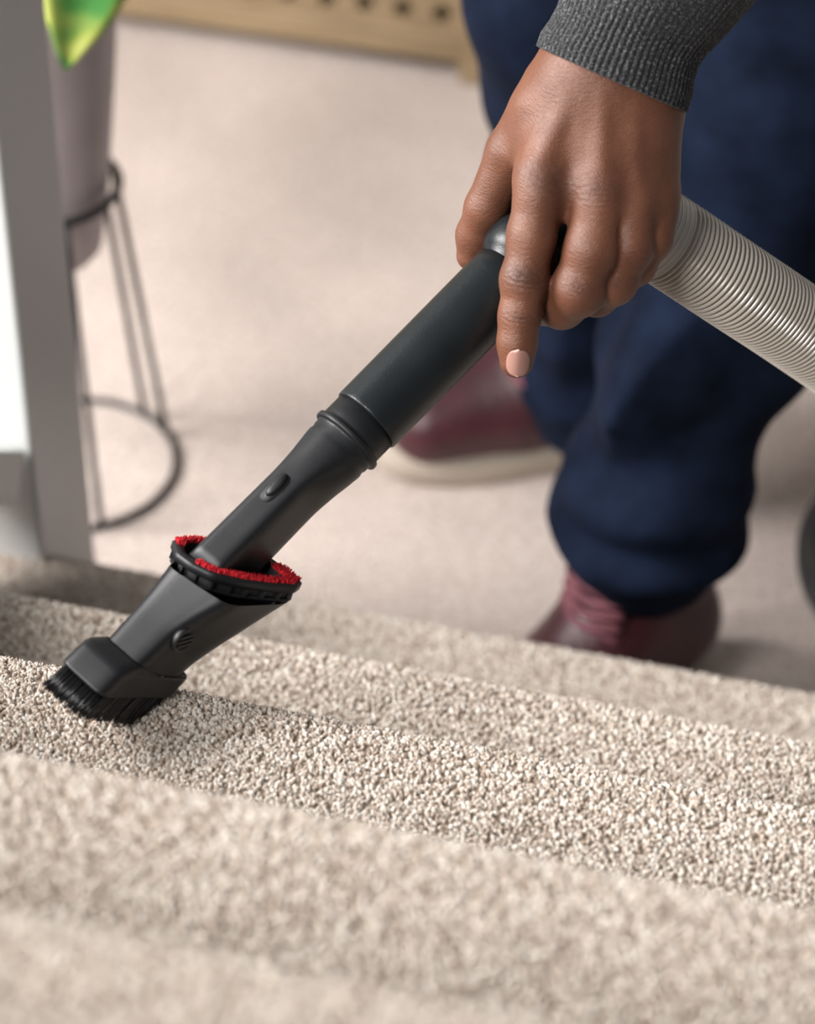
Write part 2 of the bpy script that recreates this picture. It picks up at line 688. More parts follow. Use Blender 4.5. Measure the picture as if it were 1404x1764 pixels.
# newel post, its lit face towards the stairs, with the base rail and string
pc = zpt(75, 972, nosing(4)[2])                           # corner of the post on the last tread
PW = 0.100
post_c = pc - R2 * PW / 2 + D2 * PW / 2
post = empty('newel_post', (post_c[0], post_c[1], 0), 'white square newel post at the foot of the stairs, at left edge', 'post')
post_shaft = obj('shaft', *box([post_c[0], post_c[1], 0.55], R2, D2, UP, PW / 2, PW / 2, 0.55), M_WHITE, post, smooth=False, bevel=0.003)
obj('cap', *box([post_c[0], post_c[1], 1.115], R2, D2, UP, PW / 2 + 0.012, PW / 2 + 0.012, 0.014), M_WHITE, post, smooth=False, bevel=0.004)
SLOPE = unit(-D2 * GO + UP * RISE)
SN = unit(np.cross(R2, SLOPE))
if SN[2] < 0:
    SN = -SN
rail0 = zpt(-33, 862, nosing(4)[2] + 0.062) - D2 * 0.0
rail0 = post_c - D2 * PW / 2 + UP * (nosing(4)[2] + 0.084 - post_c[2])
st_rail = empty('stair_string', (rail0[0], rail0[1], 0), 'white stair string and base rail running up from the newel post', 'stair string')
obj('base_rail', *box(rail0 + SLOPE * 0.768, R2, SLOPE, SN, 0.047, 0.75, 0.020), M_WHITE, st_rail, smooth=False, bevel=0.004)
obj('string_board', *box(rail0 + SLOPE * 0.79 - SN * 0.115, R2, SLOPE, SN, 0.016, 0.78, 0.098), M_WHITE, st_rail, smooth=False, bevel=0.002)

# ------------------------------------------------------------------ radiator cover
rc = empty('radiator_cover', tuple(rc_corner), 'pale wooden radiator cover with rows of round holes against the wall', 'radiator cover')
RL, RH, LEGW = 1.25, 0.78, 0.046


def rbox(l0, l1, z0, z1, d0, d1):
    c = rc_corner - R2 * (l0 + l1) / 2 + D2 * (d0 + d1) / 2 + UP * (z0 + z1) / 2
    return box(c, R2, D2, UP, abs(l1 - l0) / 2, abs(d1 - d0) / 2, abs(z1 - z0) / 2)


for l in (0, RL - LEGW):
    obj('leg', *rbox(l, l + LEGW, 0, RH, 0, 0.03), M_WOOD, rc, smooth=False, bevel=0.003)
obj('rail', *rbox(LEGW, RL - LEGW, 0.022, 0.054, 0.004, 0.026), M_WOOD, rc, smooth=False, bevel=0.003)
obj('rail', *rbox(LEGW, RL - LEGW, RH - 0.06, RH, 0.004, 0.026), M_WOOD, rc, smooth=False, bevel=0.003)
obj('top_board', *rbox(-0.02, RL + 0.02, RH, RH + 0.02, -0.02, 0.24), M_WOOD, rc, smooth=False, bevel=0.004)
for l in (0.0, RL - 0.018):
    obj('side_panel', *rbox(l, l + 0.018, 0.02, RH, 0.03, 0.23), M_WOOD, rc, smooth=False)
obj('back_panel', *rbox(0.02, RL - 0.02, 0.03, RH - 0.01, 0.10, 0.11), M_DARK, rc, smooth=False)
# perforated grille: every hole cut as geometry
PITCHH = 0.0405
ncol, nrow = int((RL - 2 * LEGW) / PITCHH), int((RH - 0.114) / PITCHH)
gw = (RL - 2 * LEGW) / ncol
gh = (RH - 0.114) / nrow
V, F = [], []
for i in range(ncol):
    for j in range(nrow):
        cx, cz = LEGW + gw * (i + 0.5), 0.054 + gh * (j + 0.5)
        ring, outer = [], []
        for k in range(16):
            a = 2 * math.pi * k / 16
            ring.append((cx + 0.0098 * math.cos(a), cz + 0.0098 * math.sin(a)))
            m = max(abs(math.cos(a)), abs(math.sin(a)))
            outer.append((cx + gw / 2 * math.cos(a) / m, cz + gh / 2 * math.sin(a) / m))
        b = len(V)
        for pts, dd in ((outer, 0.010), (ring, 0.010), (ring, 0.018)):
            for l, z in pts:
                V.append(rc_corner - R2 * l + UP * z + D2 * dd)
        for k in range(16):
            k2 = (k + 1) % 16
            F.append((b + k, b + k2, b + 16 + k2, b + 16 + k))
            F.append((b + 16 + k, b + 16 + k2, b + 32 + k2, b + 32 + k))
obj('perforated_grille', V, F, M_WOOD, rc, smooth=False)

# ------------------------------------------------------------------ potted plant in its wire stand
pot_c = zpt(124, 803, 0.0)
SC = F_PX / np.linalg.norm(pot_c - CO)                    # px per metre there
RR = 178 / SC                                             # ring radius
stand = empty('plant_stand', tuple(pot_c), 'black wire plant stand with hairpin legs and floor ring beside the newel post', 'plant stand')


def ring(c, r, w, z):
    a = np.linspace(0, 2 * np.pi, 65)
    p = np.c_[c[0] + r * np.cos(a), c[1] + r * np.sin(a), np.full(65, z)]
    return tube(p, w, 10, cap=False)


WR = 0.0032
RTOP = 0.056
ZTOP = 0.296
obj('floor_ring', *ring(pot_c, RR, WR, WR), M_WIRE, stand)
obj('pot_ring', *ring(pot_c, RTOP + 0.004, WR * 1.25, ZTOP), M_WIRE, stand)
for base in (38.5, 158.5, 280):
    for da in (-10, 11):
        a = math.radians(base + da)
        dirv = np.array([math.cos(a), math.sin(a), 0])
        p = np.linspace(0, 1, 8)[:, None]
        path = (pot_c + dirv * RR + UP * WR) * (1 - p) + (pot_c + dirv * (RTOP + 0.004) + UP * ZTOP) * p
        obj('leg', *tube(path, WR, 8), M_WIRE, stand)
pot = empty('potted_plant', tuple(pot_c + UP * 0.24), 'grey ceramic pot holding a variegated trailing plant in a wire stand', 'potted plant')
zb = 0.226
prof = [(0.004, zb), (0.034, zb + 0.001), (0.043, zb + 0.012), (RTOP - 0.004, ZTOP - 0.004), (0.066, 0.42), (0.073, 0.52), (0.076, 0.53), (0.071, 0.53),
        (0.066, 0.51), (0.004, 0.50)]
obj('pot', *lathe(prof, (pot_c[0], pot_c[1], 0)), M_POT, pot)
obj('soil', *lathe([(0.002, 0.505), (0.066, 0.505), (0.066, 0.512), (0.03, 0.518), (0.002, 0.52)], (pot_c[0], pot_c[1], 0)), M_SOIL, pot)


def leaf(base, tip, normal, width, curl=0.12):
    base, tip = np.asarray(base, float), np.asarray(tip, float)
    ax = tip - base
    L = np.linalg.norm(ax)
    ax /= L
    side = unit(np.cross(ax, normal))
    nn = np.cross(side, ax)
    rows, V, F = 13, [], []
    for i in range(rows):
        t = i / (rows - 1)
        w = width * (math.sin(math.pi * min(1, t ** 0.62)) ** 0.8) * (1.0 - 0.25 * t) + 0.0004
        for j in range(7):
            s = (j - 3) / 3
            V.append(base + ax * L * t + side * w * s + nn * (curl * L * (math.sin(math.pi * t)) + 0.25 * w * abs(s)))
    for i in range(rows - 1):
        for j in range(6):
            a = i * 7 + j
            F.append((a, a + 1, a + 8, a + 7))
    return V, F


def add_leaf(base, tip, normal, width):
    st = spline([pot_c + UP * 0.51, (np.asarray(base) + pot_c + UP * 0.60) / 2, base], 8)
    stem = obj('stem', *tube(st, 0.0018, 7), mat_stem, pot)
    V, F = leaf(base, tip, normal, width)
    o = obj('leaf', V, F, M_LEAF, pot)
    m = o.modifiers.new('thick', 'SOLIDIFY')
    m.thickness = 0.0008


mat_stem = mat('green_stem', (0.12, 0.25, 0.06), 0.5)
dep = np.linalg.norm(pot_c - CO) - 0.35
toward = unit(CO - (pot_c + UP * 0.5))
# leaves drooping over the pot's front
dpot = float(-((pot_c + UP * 0.47 - CO) @ CW)[2]) - 0.085
add_leaf(wpt(150, -70, dpot), wpt(112, 122, dpot - 0.01), unit(toward + np.array([0.1, 0, 0.2])), 0.034)
add_leaf(wpt(75, -95, dpot + 0.01), wpt(60, 60, dpot), toward, 0.034)
add_leaf(wpt(170, -80, dpot + 0.03), wpt(180, 45, dpot + 0.02), unit(toward + np.array([0.7, 0, 0])), 0.024)
for k in range(7):
    a = 2.2 * k + 0.4
    dv = np.array([math.cos(a), math.sin(a), 0])
    b = pot_c + dv * 0.035 + UP * (0.60 + 0.03 * (k % 3))
    add_leaf(b, b + dv * 0.085 + UP * (0.01 - 0.03 * (k % 2)), UP, 0.032)

# ------------------------------------------------------------------ vacuum cleaner: local frame of the wand
contact = zpt(195, 1225, nosing(2)[2])
zc0 = float(-((contact - CO) @ CW)[2])                    # depth of the brush contact
TILT = math.radians(12)
ZO = zc0 - 0.020 + 0.5 * math.tan(TILT) * 0.41
Oc = cpt(630, 725, ZO)
ia = unit([0.697, 0.717, 0])
Ac = unit(np.append(ia[:2] * math.cos(TILT), -math.sin(TILT)))   # wand axis, camera axes
Uc = unit(np.cross(Ac, [0, 0, 1.0]))                      # across, to the lower right in the picture
Wc = np.cross(Uc, Ac)
if Wc[2] < 0:
    Wc = -Wc


def L(x, y):
    """(along, across) of a picture point in the wand's middle plane"""
    d = cpt(x, y, 1.0)
    t = (Oc @ Wc) / (d @ Wc)
    p = d * t - Oc
    return float(p @ Ac), float(p @ Uc)


def wand(s, u, w):
    return c2w(Oc + Ac * s + Uc * u + Wc * w)


def plane_pt(x, y, p0, nrm):
    """world point where the line of sight meets the plane through p0"""
    d = CW @ cpt(x, y, 1.0)
    return CO + d * (((p0 - CO) @ nrm) / (d @ nrm))


vac_base = zpt(1690, 1035, 0.0)
vac = empty('vacuum_cleaner', tuple(vac_base), 'black vacuum cleaner with grey ribbed hose, wand and small bristle brush held on the stairs', 'vacuum cleaner')

NS = 40
ang = np.linspace(0, 2 * np.pi, NS, endpoint=False)


def ring_at(s, r, u=0.0, w=0.0):
    return [wand(s, u + r * math.cos(a), w + r * math.sin(a)) for a in ang]


TH = math.radians(26)
N1 = np.array([-math.sin(TH), math.cos(TH)])              # narrow face normal in (u, w)
N2 = np.array([math.cos(TH), math.sin(TH)])               # wide face normal


def rect_ring(s, h2, h1, e=5.0, u=0.0, w=0.0, blend=0.0, r=0.02, slant=None):
    """superellipse section: half extents h2 along N2, h1 along N1; blend to a circle of radius r"""
    out = []
    for a in ang:
        c, d = math.cos(a), math.sin(a)
        k = (abs(c) ** e + abs(d) ** e) ** (-1 / e)
        p2, p1 = h2 * c * k, h1 * d * k
        q2, q1 = r * c, r * d
        p2, p1 = p2 * (1 - blend) + q2 * blend, p1 * (1 - blend) + q1 * blend
        uv = N2 * p2 + N1 * p1
        ds = slant(uv[0] + u, uv[1] + w) if slant else 0.0
        out.append(wand(s + ds, uv[0] + u, uv[1] + w))
    return out


pxm = F_PX / ZO
RT = 66.0 / pxm
s_end, _ = L(630, 725)
s_ring, _ = L(868, 470)
# wand tube
tube_sec = [ring_at(s_end + 0.0015, RT - 0.004), ring_at(s_end + 0.0001, RT - 0.0018), ring_at(s_end, RT - 0.0012), ring_at(s_end + 0.0002, RT - 0.0004), ring_at(s_end + 0.0007, RT - 0.0001),
            ring_at(s_end + 0.0012, RT), ring_at(s_end + 0.003, RT)]
for t in np.linspace(0.06, 1, 12):
    tube_sec.append(ring_at(s_end + (s_ring - s_end) * t, RT * (1 + 0.015 * t)))
tube_sec.append(ring_at(s_ring + 0.002, RT - 0.002))
obj('wand_tube', *loft(tube_sec), M_PLASTIC_TUBE, vac)
# grip elbow behind the hand, from the collar round to the hose
g_c = []
for (x, y, dz) in ((874, 463, 0.0), (925, 412, 0.002), (985, 372, 0.004), (1050, 366, 0.006), (1100, 382, 0.008), (1135, 404, 0.012)):
    dist = L(x, y)[0]
    g_c.append(cpt(x, y, ZO + math.tan(TILT) * min(dist, 0.13) + dz))
g_c[0] = Oc + Ac * s_ring
path = spline([c2w(p) for p in g_c], 40)
gr = np.full(40, RT + 0.0005)
gr[:2] = RT - 0.002
gr[2:8] = RT + np.array([0.0010, 0.0026, 0.003, 0.003, 0.0026, 0.001])
obj('grip', *tube(path, gr, 36), M_PLASTIC_TUBE, vac)

# hose
h_end = g_c[-1]
hose_c = [g_c[-2] * 0.85 + g_c[-1] * 0.15]
for (x, y, dpt) in ((1180, 434, 0.014), (1260, 488, 0.034), (1340, 541, 0.060), (1420, 596, 0.088), (1480, 638, 0.110)):
    hose_c.append(cpt(x, y, -h_end[2] + dpt))
hose_w = [c2w(p) for p in hose_c]
h0, h1 = hose_w[-1], vac_base + np.array([0, 0, 0.16])
t0_, t1_ = unit(hose_w[-1] - hose_w[-2]) * 0.55, np.array([0, 0, -0.55])
for t in np.linspace(0, 1, 12)[1:]:
    hose_w.append((2 * t ** 3 - 3 * t * t + 1) * h0 + (t ** 3 - 2 * t * t + t) * t0_ + (-2 * t ** 3 + 3 * t * t) * h1 + (t ** 3 - t * t) * t1_)
hp = spline(hose_w, 1200)
seglen = np.r_[0, np.cumsum(np.linalg.norm(np.diff(hp, axis=0), axis=1))]
PIT = 0.0034
nn = int(seglen[-1] / PIT * 8)
tt = np.linspace(0, seglen[-1], nn)
hp = np.stack([np.interp(tt, seglen, hp[:, k]) for k in range(3)], 1)
RHOSE = 0.0252
ph = tt / PIT * 2 * np.pi
rad = RHOSE - 0.0022 * (0.5 - 0.5 * np.cos(ph)) ** 2.2 + 0.0006
rad = np.where(tt < 0.006, RHOSE - 0.0005, rad)
obj('hose', *tube(hp, rad, 40), M_HOSE, vac)
obj('hose_cuff', *tube(hp[:int(0.018 / seglen[-1] * nn)], RHOSE + 0.0004, 40), M_CUFF, vac)

# canister body, low and round, at the picture's right edge
prof = [(0.01, 0.012), (0.135, 0.012), (0.148, 0.02), (0.153, 0.04), (0.151, 0.058), (0.142, 0.075), (0.125, 0.095), (0.10, 0.125), (0.07, 0.15), (0.04, 0.165),
        (0.01, 0.17)]
body = obj('canister_body', *lathe(prof, tuple(vac_base), 56), M_PLASTIC, vac)
obj('bumper', *lathe([(0.150, 0.03), (0.156, 0.032), (0.157, 0.044), (0.152, 0.05)], tuple(vac_base), 56), M_BLACK, vac)
for k in range(4):
    a = math.pi / 4 + k * math.pi / 2
    c = vac_base + np.array([math.cos(a) * 0.11, math.sin(a) * 0.11, 0.016])
    p = np.array([c + np.array([-math.sin(a), math.cos(a), 0]) * t for t in np.linspace(-0.009, 0.009, 3)])
    obj('wheel', *tube(p, 0.016, 16), M_BLACK, vac)

# crevice nozzle: round neck, collar ridge, then a flat blade
noz = empty('crevice_nozzle', (0, 0, 0))
noz.parent = vac
noz.location = -vac.location
s_col = L(595, 762)[0]
RN = 64.0 / pxm
s_t0 = L(578, 780)[0]
s_t1 = L(540, 822)[0]
s_low = L(395, 975)[0]
RK = RN - 0.0006
sec = [ring_at(s_end + 0.004, RK), ring_at(s_col + 0.0052, RK), ring_at(s_col + 0.0034, RK), ring_at(s_col + 0.0032, RK + 0.0003), ring_at(s_col + 0.0028, RN + 0.0010),
       ring_at(s_col + 0.0022, RN + 0.0013), ring_at(s_col + 0.0006, RN + 0.0013), ring_at(s_col, RN + 0.0010), ring_at(s_col - 0.0004, RN - 0.0004),
       ring_at(s_col - 0.0006, RN - 0.0010), ring_at(s_col - 0.0016, RN - 0.0012), ring_at(s_col - 0.004, RN - 0.0012)]
H2, H1 = 0.0108, 0.0180
off_u = L(452, 904)[1] - 0.0
for t in np.linspace(0.05, 1, 12):
    b = 1 - (3 * t * t - 2 * t ** 3)
    s = (s_col - 0.006) + (s_t1 - 0.016 - (s_col - 0.006)) * t
    sec.append(rect_ring(s, H2, H1, 6.0, off_u * (1 - b), 0, b, RN - 0.0012))
for t in np.linspace(0.1, 1, 8):
    s = (s_t1 - 0.016) + (s_low - 0.012 - (s_t1 - 0.016)) * t
    sec.append(rect_ring(s, H2 + 0.0006 * t, H1 + 0.0006 * t, 6.0, off_u))
obj('blade', *loft(sec), M_PLASTIC, noz)
# release button standing in its slot on the narrow face
bs, bu = L(468, 848)
face_w = H1


def face1(s, a, h):
    """point on the narrow face: s along, a across (N2), h above it"""
    uv = N2 * a + N1 * (H1 + h)
    return wand(s, off_u + uv[0], uv[1])


btn = []
for h, hs, ha in ((-0.0015, 0.0098, 0.0041), (0.00035, 0.0098, 0.0041)):
    btn.append([face1(bs + hs * np.sign(math.cos(a)) * abs(math.cos(a)) ** 0.5, ha * np.sign(math.sin(a)) * abs(math.sin(a)) ** 0.8 - 0.0005, h) for a in ang])
obj('button_slot', *loft(btn), M_BLACK, noz)
btn = []
for h, k in ((-0.001, 1.0), (0.0012, 1.0), (0.0022, 0.85), (0.0027, 0.5)):
    btn.append([face1(bs + 0.0015 + 0.0078 * k * math.cos(a), 0.0030 * k * math.sin(a) - 0.0005, h) for a in ang])
obj('release_button', *loft(btn), M_PLASTIC, noz)

# dusting brush slid over the nozzle
br = empty('dusting_brush', (0, 0, 0))
br.parent = vac
br.location = -vac.location
A_w, U_w, W_w = CW @ Ac, CW @ Uc, CW @ Wc
NP = unit(0.80 * UP + 0.62 * A_w)                         # normal of the slanted pad plate
p_plate = wand(*L(408, 972), 0.0)
H_N = unit(0.45 * UP + 0.85 * A_w)                        # normal of the brush head
# funnel: blade-shaped below, flaring into the plate above
s_f0, u_f0 = L(258, 1122)
s_f1, u_f1 = L(376, 1001)
FH2, FH1 = 0.0140, 0.0215
sec = []
for t in np.linspace(0, 1, 16):
    s = s_f0 - 0.012 + (s_f1 - s_f0 + 0.012) * t
    fl = max(0.0, (t - 0.35) / 0.65) ** 1.3
    h2, h1 = FH2 + 0.003 * t + 0.0062 * fl, FH1 + 0.001 * t + 0.004 * fl
    sl = (lambda u, w, fl=fl: fl * (-(u * (NP @ U_w) + w * (NP @ W_w)) / (NP @ A_w)) * 0.82) if fl > 0 else None
    sec.append(rect_ring(s, h2, h1, 6.0, u_f0 + (u_f1 - u_f0) * t + 0.0052 * fl, 0, 0, 0, sl))
obj('funnel', *loft(sec, cap=False), M_PLASTIC, br)

# plate: outer rim with slots between ribs
outer = [(297, 931), (322, 927), (352, 930), (420, 944), (468, 963), (498, 984), (521, 1005), (512, 1011), (470, 1008), (420, 1002), (368, 990), (330, 972), (304, 953)]
outer_w = np.array([plane_pt(x, y, p_plate, NP) for x, y in outer])
cen = outer_w.mean(0)


def ringpts(P, n):
    P = np.vstack([P, P[:1]])
    d = np.r_[0, np.cumsum(np.linalg.norm(np.diff(P, axis=0), axis=1))]
    t = np.linspace(0, d[-1], n, endpoint=False)
    return np.stack([np.interp(t, d, P[:, k]) for k in range(3)], 1)


OW = ringpts(outer_w, 72)


def inset(P, dist, dn=0.0):
    e = np.roll(P, -1, 0) - np.roll(P, 1, 0)
    nrm = np.cross(NP, e)
    nrm /= np.linalg.norm(nrm, axis=1)[:, None]
    if ((cen - P) * nrm).sum() < 0:
        nrm = -nrm
    return P + nrm * dist + NP * dn


secs = [inset(OW, 0.006, -0.0065), inset(OW, 0.006, 0.0), inset(OW, 0.005, 0.0008), inset(OW, 0.0012, 0.0008), inset(OW, 0.0, -0.0002), inset(OW, 0.0002, -0.0038),
        inset(OW, 0.0012, -0.0048), inset(OW, 0.004, -0.005)]
obj('plate_rim', *loft(secs, cap=False), M_PLASTIC, br)
secs = [inset(OW, 0.0042, -0.004), inset(OW, 0.0042, -0.0105)]
obj('slot_wall', *loft(secs, cap=False), M_BLACK, br)
secs = [inset(OW, 0.0045, -0.0095), inset(OW, 0.0025, -0.0092), inset(OW, 0.0024, -0.0112), inset(OW, 0.005, -0.0118), inset(OW, 0.011, -0.0130)]
obj('lower_flange', *loft(secs, cap=False), M_PLASTIC, br)
for k in range(0, 72, 4):
    c = (inset(OW, 0.0032, -0.0070))[k]
    t = unit(OW[(k + 1) % 72] - OW[k - 1])
    obj('slot_rib', *box(c, t, np.cross(NP, t), NP, 0.0007, 0.0016, 0.0027), M_PLASTIC, br, smooth=False)
secs = [inset(OW, 0.0062, 0.0002), inset(OW, 0.009, -0.012), inset(OW, 0.0125, -0.0200)]
obj('plate_throat', *loft(secs, cap=False), M_BLACK, br)


# red lint pads: short pile on the plate's rim
def lint(ia_, ib_, wid, name='lint_strip', dn=0.0008):
    parts = []
    idx = np.arange(ia_, ib_ + 1)
    r0, r1 = inset(OW, 0.0014, dn), inset(OW, 0.0014 + wid, dn)
    for i in idx[:-1]:
        for k in range(34):
            t, v = RNG.random(2)
            a = (r0[i % 72] * (1 - t) + r0[(i + 1) % 72] * t)
            b = (r1[i % 72] * (1 - t) + r1[(i + 1) % 72] * t)
            p = a * (1 - v) + b * v
            h = 0.0014 + 0.0012 * RNG.random()
            lean = RNG.normal(0, 0.25, 3)
            q = p + unit(NP + lean) * h
            x = unit(np.cross(NP, [0.3, 0.5, 0.1])) * 0.00042
            y = unit(np.cross(NP, x)) * 0.00042
            parts.append(([p - NP * 0.0004 + x, p - NP * 0.0004 + y, p - NP * 0.0004 - x, p - NP * 0.0004 - y, q + 0.6 * x, q + 0.6 * y, q - 0.6 * x, q - 0.6 * y],
                          [(0, 1, 5, 4), (1, 2, 6, 5), (2, 3, 7, 6), (3, 0, 4, 7), (4, 5, 6, 7)]))
    o = obj(name, *merge(parts), M_RED, br, smooth=False)
    o['kind'] = 'stuff'
    o['label'] = 'bright red lint-lifting pile strip'


peri = np.array([np.argmin(np.linalg.norm(OW - w, axis=1)) for w in outer_w])
lint(peri[7], peri[10] + 4, 0.0042)          # along the front edge
lint(peri[4] + 3, peri[7], 0.0085)           # the right-hand point
lint(0, peri[3], 0.0042)                     # back edge, left of the nozzle
lint(70, 72 + 1, 0.0042)

# round lock knob on the funnel's wide face
ks, ku = L(313, 1108)
kt = (ks - (s_f0 - 0.012)) / (s_f1 - s_f0 + 0.012)
kfl = max(0.0, (kt - 0.35) / 0.65) ** 1.3
uc = u_f0 + (u_f1 - u_f0) * kt + 0.0052 * kfl
h2k = FH2 + 0.003 * kt + 0.0062 * kfl
kb = (ku - uc - h2k * math.cos(TH)) / (-math.sin(TH))     # distance along N1 on the wide face
kb = max(-0.016, min(0.016, kb))


def face2(ds, b, h):
    uv = N2 * (h2k + h) + N1 * (kb + b)
    return wand(ks + ds, uc + uv[0], uv[1])


sec = [[face2(r * math.cos(a), r * math.sin(a), h) for a in ang] for h, r in ((-0.002, 0.0082), (0.0008, 0.0082), (0.0013, 0.0076), (0.0013, 0.0066), (-0.0004, 0.0062))]
obj('knob_ring', *loft(sec), M_BLACK, br)
for dd in (-0.0028, 0.0, 0.0028):
    hl = math.sqrt(max(0.0, 0.0062 ** 2 - dd ** 2))
    c = face2(0.7071 * dd, 0.7071 * dd, 0.0008)
    e1 = unit(face2(0.001, -0.001, 0) - face2(0, 0, 0))
    e2 = unit(face2(0.001, 0.001, 0) - face2(0, 0, 0))
    obj('knob_bar', *box(c, e1, e2, unit(np.cross(e1, e2)), hl, 0.0007, 0.0009), M_PLASTIC, br, smooth=False)

# brush head: a deep rectangular skirt whose rim is cut slantwise to sit on the tread
BH2, BH1 = 0.0172, 0.0305
s_l, u_l = L(113, 1134)
s_r, u_r = L(327, 1168)
hu = (u_l + u_r) / 2
ct, sn_ = math.cos(TH), math.sin(TH)
TI = math.tan(TILT)
w_left, w_front, w_back = ct * BH1 - sn_ * BH2, ct * BH1 + sn_ * BH2, -(ct * BH1 - sn_ * BH2)
u_left, u_front, u_back = -sn_ * BH1 - ct * BH2, -sn_ * BH1 + ct * BH2, sn_ * BH1 + ct * BH2
A3 = np.array([[1, u_left, w_left], [1, u_front, w_front], [1, u_back, w_back]])
b3 = np.array([L(116, 1140)[0] - TI * w_left, L(190, 1199)[0] - TI * w_front, L(300, 1210)[0] - TI * w_back])
RIM = np.linalg.solve(A3, b3)


def skirt(k, up, flat=0.0, e=7.0, cut=1.0):
    out = []
    for a in np.linspace(0, 2 * np.pi, 72, endpoint=False):
        c, d = math.cos(a), math.sin(a)
        q_ = (abs(c) ** e + abs(d) ** e) ** (-1 / e)
        uv = (N2 * BH2 * c * q_ + N1 * BH1 * d * q_) * k
        s = (RIM[0] + (RIM[1] * uv[0] + RIM[2] * uv[1]) * cut) + up
        out.append(wand(s, hu + uv[0], uv[1]))
    return np.array(out)


def funnel_ring72(grow, ds, cut=0.45):
    out = []
    for a in np.linspace(0, 2 * np.pi, 72, endpoint=False):
        c, d = math.cos(a), math.sin(a)
        q_ = (abs(c) ** 6 + abs(d) ** 6) ** (-1 / 6)
        uv = N2 * (FH2 + grow) * c * q_ + N1 * (FH1 + grow) * d * q_
        out.append(wand(s_f0 + ds + (RIM[1] * uv[0] + RIM[2] * uv[1]) * cut, u_f0 + uv[0], uv[1]))
    return np.array(out)


e1_, e2_ = skirt(0.985, 0.0142, cut=0.92), skirt(0.955, 0.0158, cut=0.9)
top = funnel_ring72(0.0010, -0.0065)
hd = [skirt(0.93, 0.002), skirt(0.95, 0.0), skirt(0.985, 0.0), skirt(1.0, 0.0012), skirt(1.0, 0.0022), skirt(0.992, 0.0125, cut=0.93), e1_, e2_,
      e2_ * 0.9 + top * 0.1, e2_ * 0.12 + top * 0.88, top, funnel_ring72(-0.0004, -0.0070), funnel_ring72(-0.003, -0.010)]
obj('brush_head', *loft(hd), M_PLASTIC, br)
parts = []
NB = 1500
for i in range(NB):
    a = RNG.uniform(0, 2 * math.pi)
    c, d = math.cos(a), math.sin(a)
    q_ = (abs(c) ** 7 + abs(d) ** 7) ** (-1 / 7)
    k = 0.90 * math.sqrt(RNG.random()) if i > 420 else 0.88 + 0.04 * RNG.random()
    uv = (N2 * BH2 * c * q_ + N1 * BH1 * d * q_) * k
    s = RIM[0] + RIM[1] * uv[0] + RIM[2] * uv[1]
    ln = 0.0190 + RNG.normal(0, 0.0009) - 0.10 * (uv[1] - 0.0)
    ln = max(0.006, ln + 0.0)
    fan = 1.045 + RNG.normal(0, 0.012)
    wob = RNG.normal(0, 0.0005, 2)
    b0 = wand(s + 0.004, hu + uv[0], uv[1])
    mid = wand(s - ln * 0.5, hu + uv[0] * (1 + (fan - 1) * 0.4), uv[1] * (1 + (fan - 1) * 0.4))
    b1 = wand(s - ln, hu + uv[0] * fan + wob[0], uv[1] * fan + wob[1])
    x = U_w * 0.00042
    y = W_w * 0.00042
    S = [[cc + s_ * x, cc + s_ * y, cc - s_ * x, cc - s_ * y] for cc, s_ in ((b0, 1), (mid, 0.95), (b1, 0.5))]
    parts.append(loft(S))
o = obj('bristles', *merge(parts), M_BRISTLE, br)
o['kind'] = 'stuff'
o['label'] = 'dense tuft of stiff black bristles'

# ------------------------------------------------------------------ the person
ankle_n = zpt(1090, 1120, 0.0)
person = empty('person', (0.20, 1.85, 0), 'person in navy jeans, charcoal sweater and burgundy boots bending to hold the vacuum wand', 'person')

# ---- hand, in camera axes (right, up, towards the viewer)
ZH = ZO + math.tan(TILT) * L(900, 440)[0]


def H(x, y, dz):
    return cpt(x, y, ZH + dz)


hand = Field([0.015, 0.035, -ZH - 0.075], [0.185, 0.345, -ZH + 0.085], 0.0009)


def chain(fl, pts, k=0.003, flat=None):
    for (a, ra), (b, rb) in zip(pts[:-1], pts[1:]):
        fl.cone(a, b, ra, rb, k, flat)


mcp = {'i': H(931, 322, -0.044), 'm': H(1032, 334, -0.047), 'r': H(1090, 348, -0.041), 'l': H(1127, 354, -0.031)}
car = {'i': H(996, 124, -0.040), 'm': H(1035, 120, -0.044), 'r': H(1085, 135, -0.042), 'l': H(1120, 150, -0.036)}
PV = np.array([0, 0, 1.0])
# back of the hand and palm
for f_, r0, r1 in (('i', 0.0165, 0.0128), ('m', 0.018, 0.0125), ('r', 0.017, 0.0118), ('l', 0.0150, 0.0112)):
    hand.cone(car[f_], mcp[f_], r0, r1, 0.014)
    back = np.array([0, 0, -0.013])
    hand.cone(car[f_] + back, mcp[f_] + back * 0.6 + [0, 0.010, 0], 0.0165, 0.011, 0.014)
# wrist into the sleeve
hand.cone(H(1020, 140, -0.034), H(1090, -60, -0.018), 0.023, 0.022, 0.02)
hand.cone(H(1088, 150, -0.032), H(1125, -50, -0.016), 0.022, 0.021, 0.02)
hand.cone(H(964, 156, -0.030), H(1012, 80, -0.028), 0.012, 0.013, 0.02)
# thumb with its muscle and the web to the index finger
th = [(H(950, 150, -0.022), 0.0165), (H(882, 262, -0.010), 0.0140), (H(838, 358, 0.004), 0.0118), (H(820, 405, 0.017), 0.0108), (H(813, 440, 0.022), 0.0088)]
thumb = hand.blank()
chain(thumb, th, 0.004)
hand.merge(thumb, 0.0055)
hand.cone(H(925, 190, -0.030), H(912, 262, -0.026), 0.0135, 0.0105, 0.010)
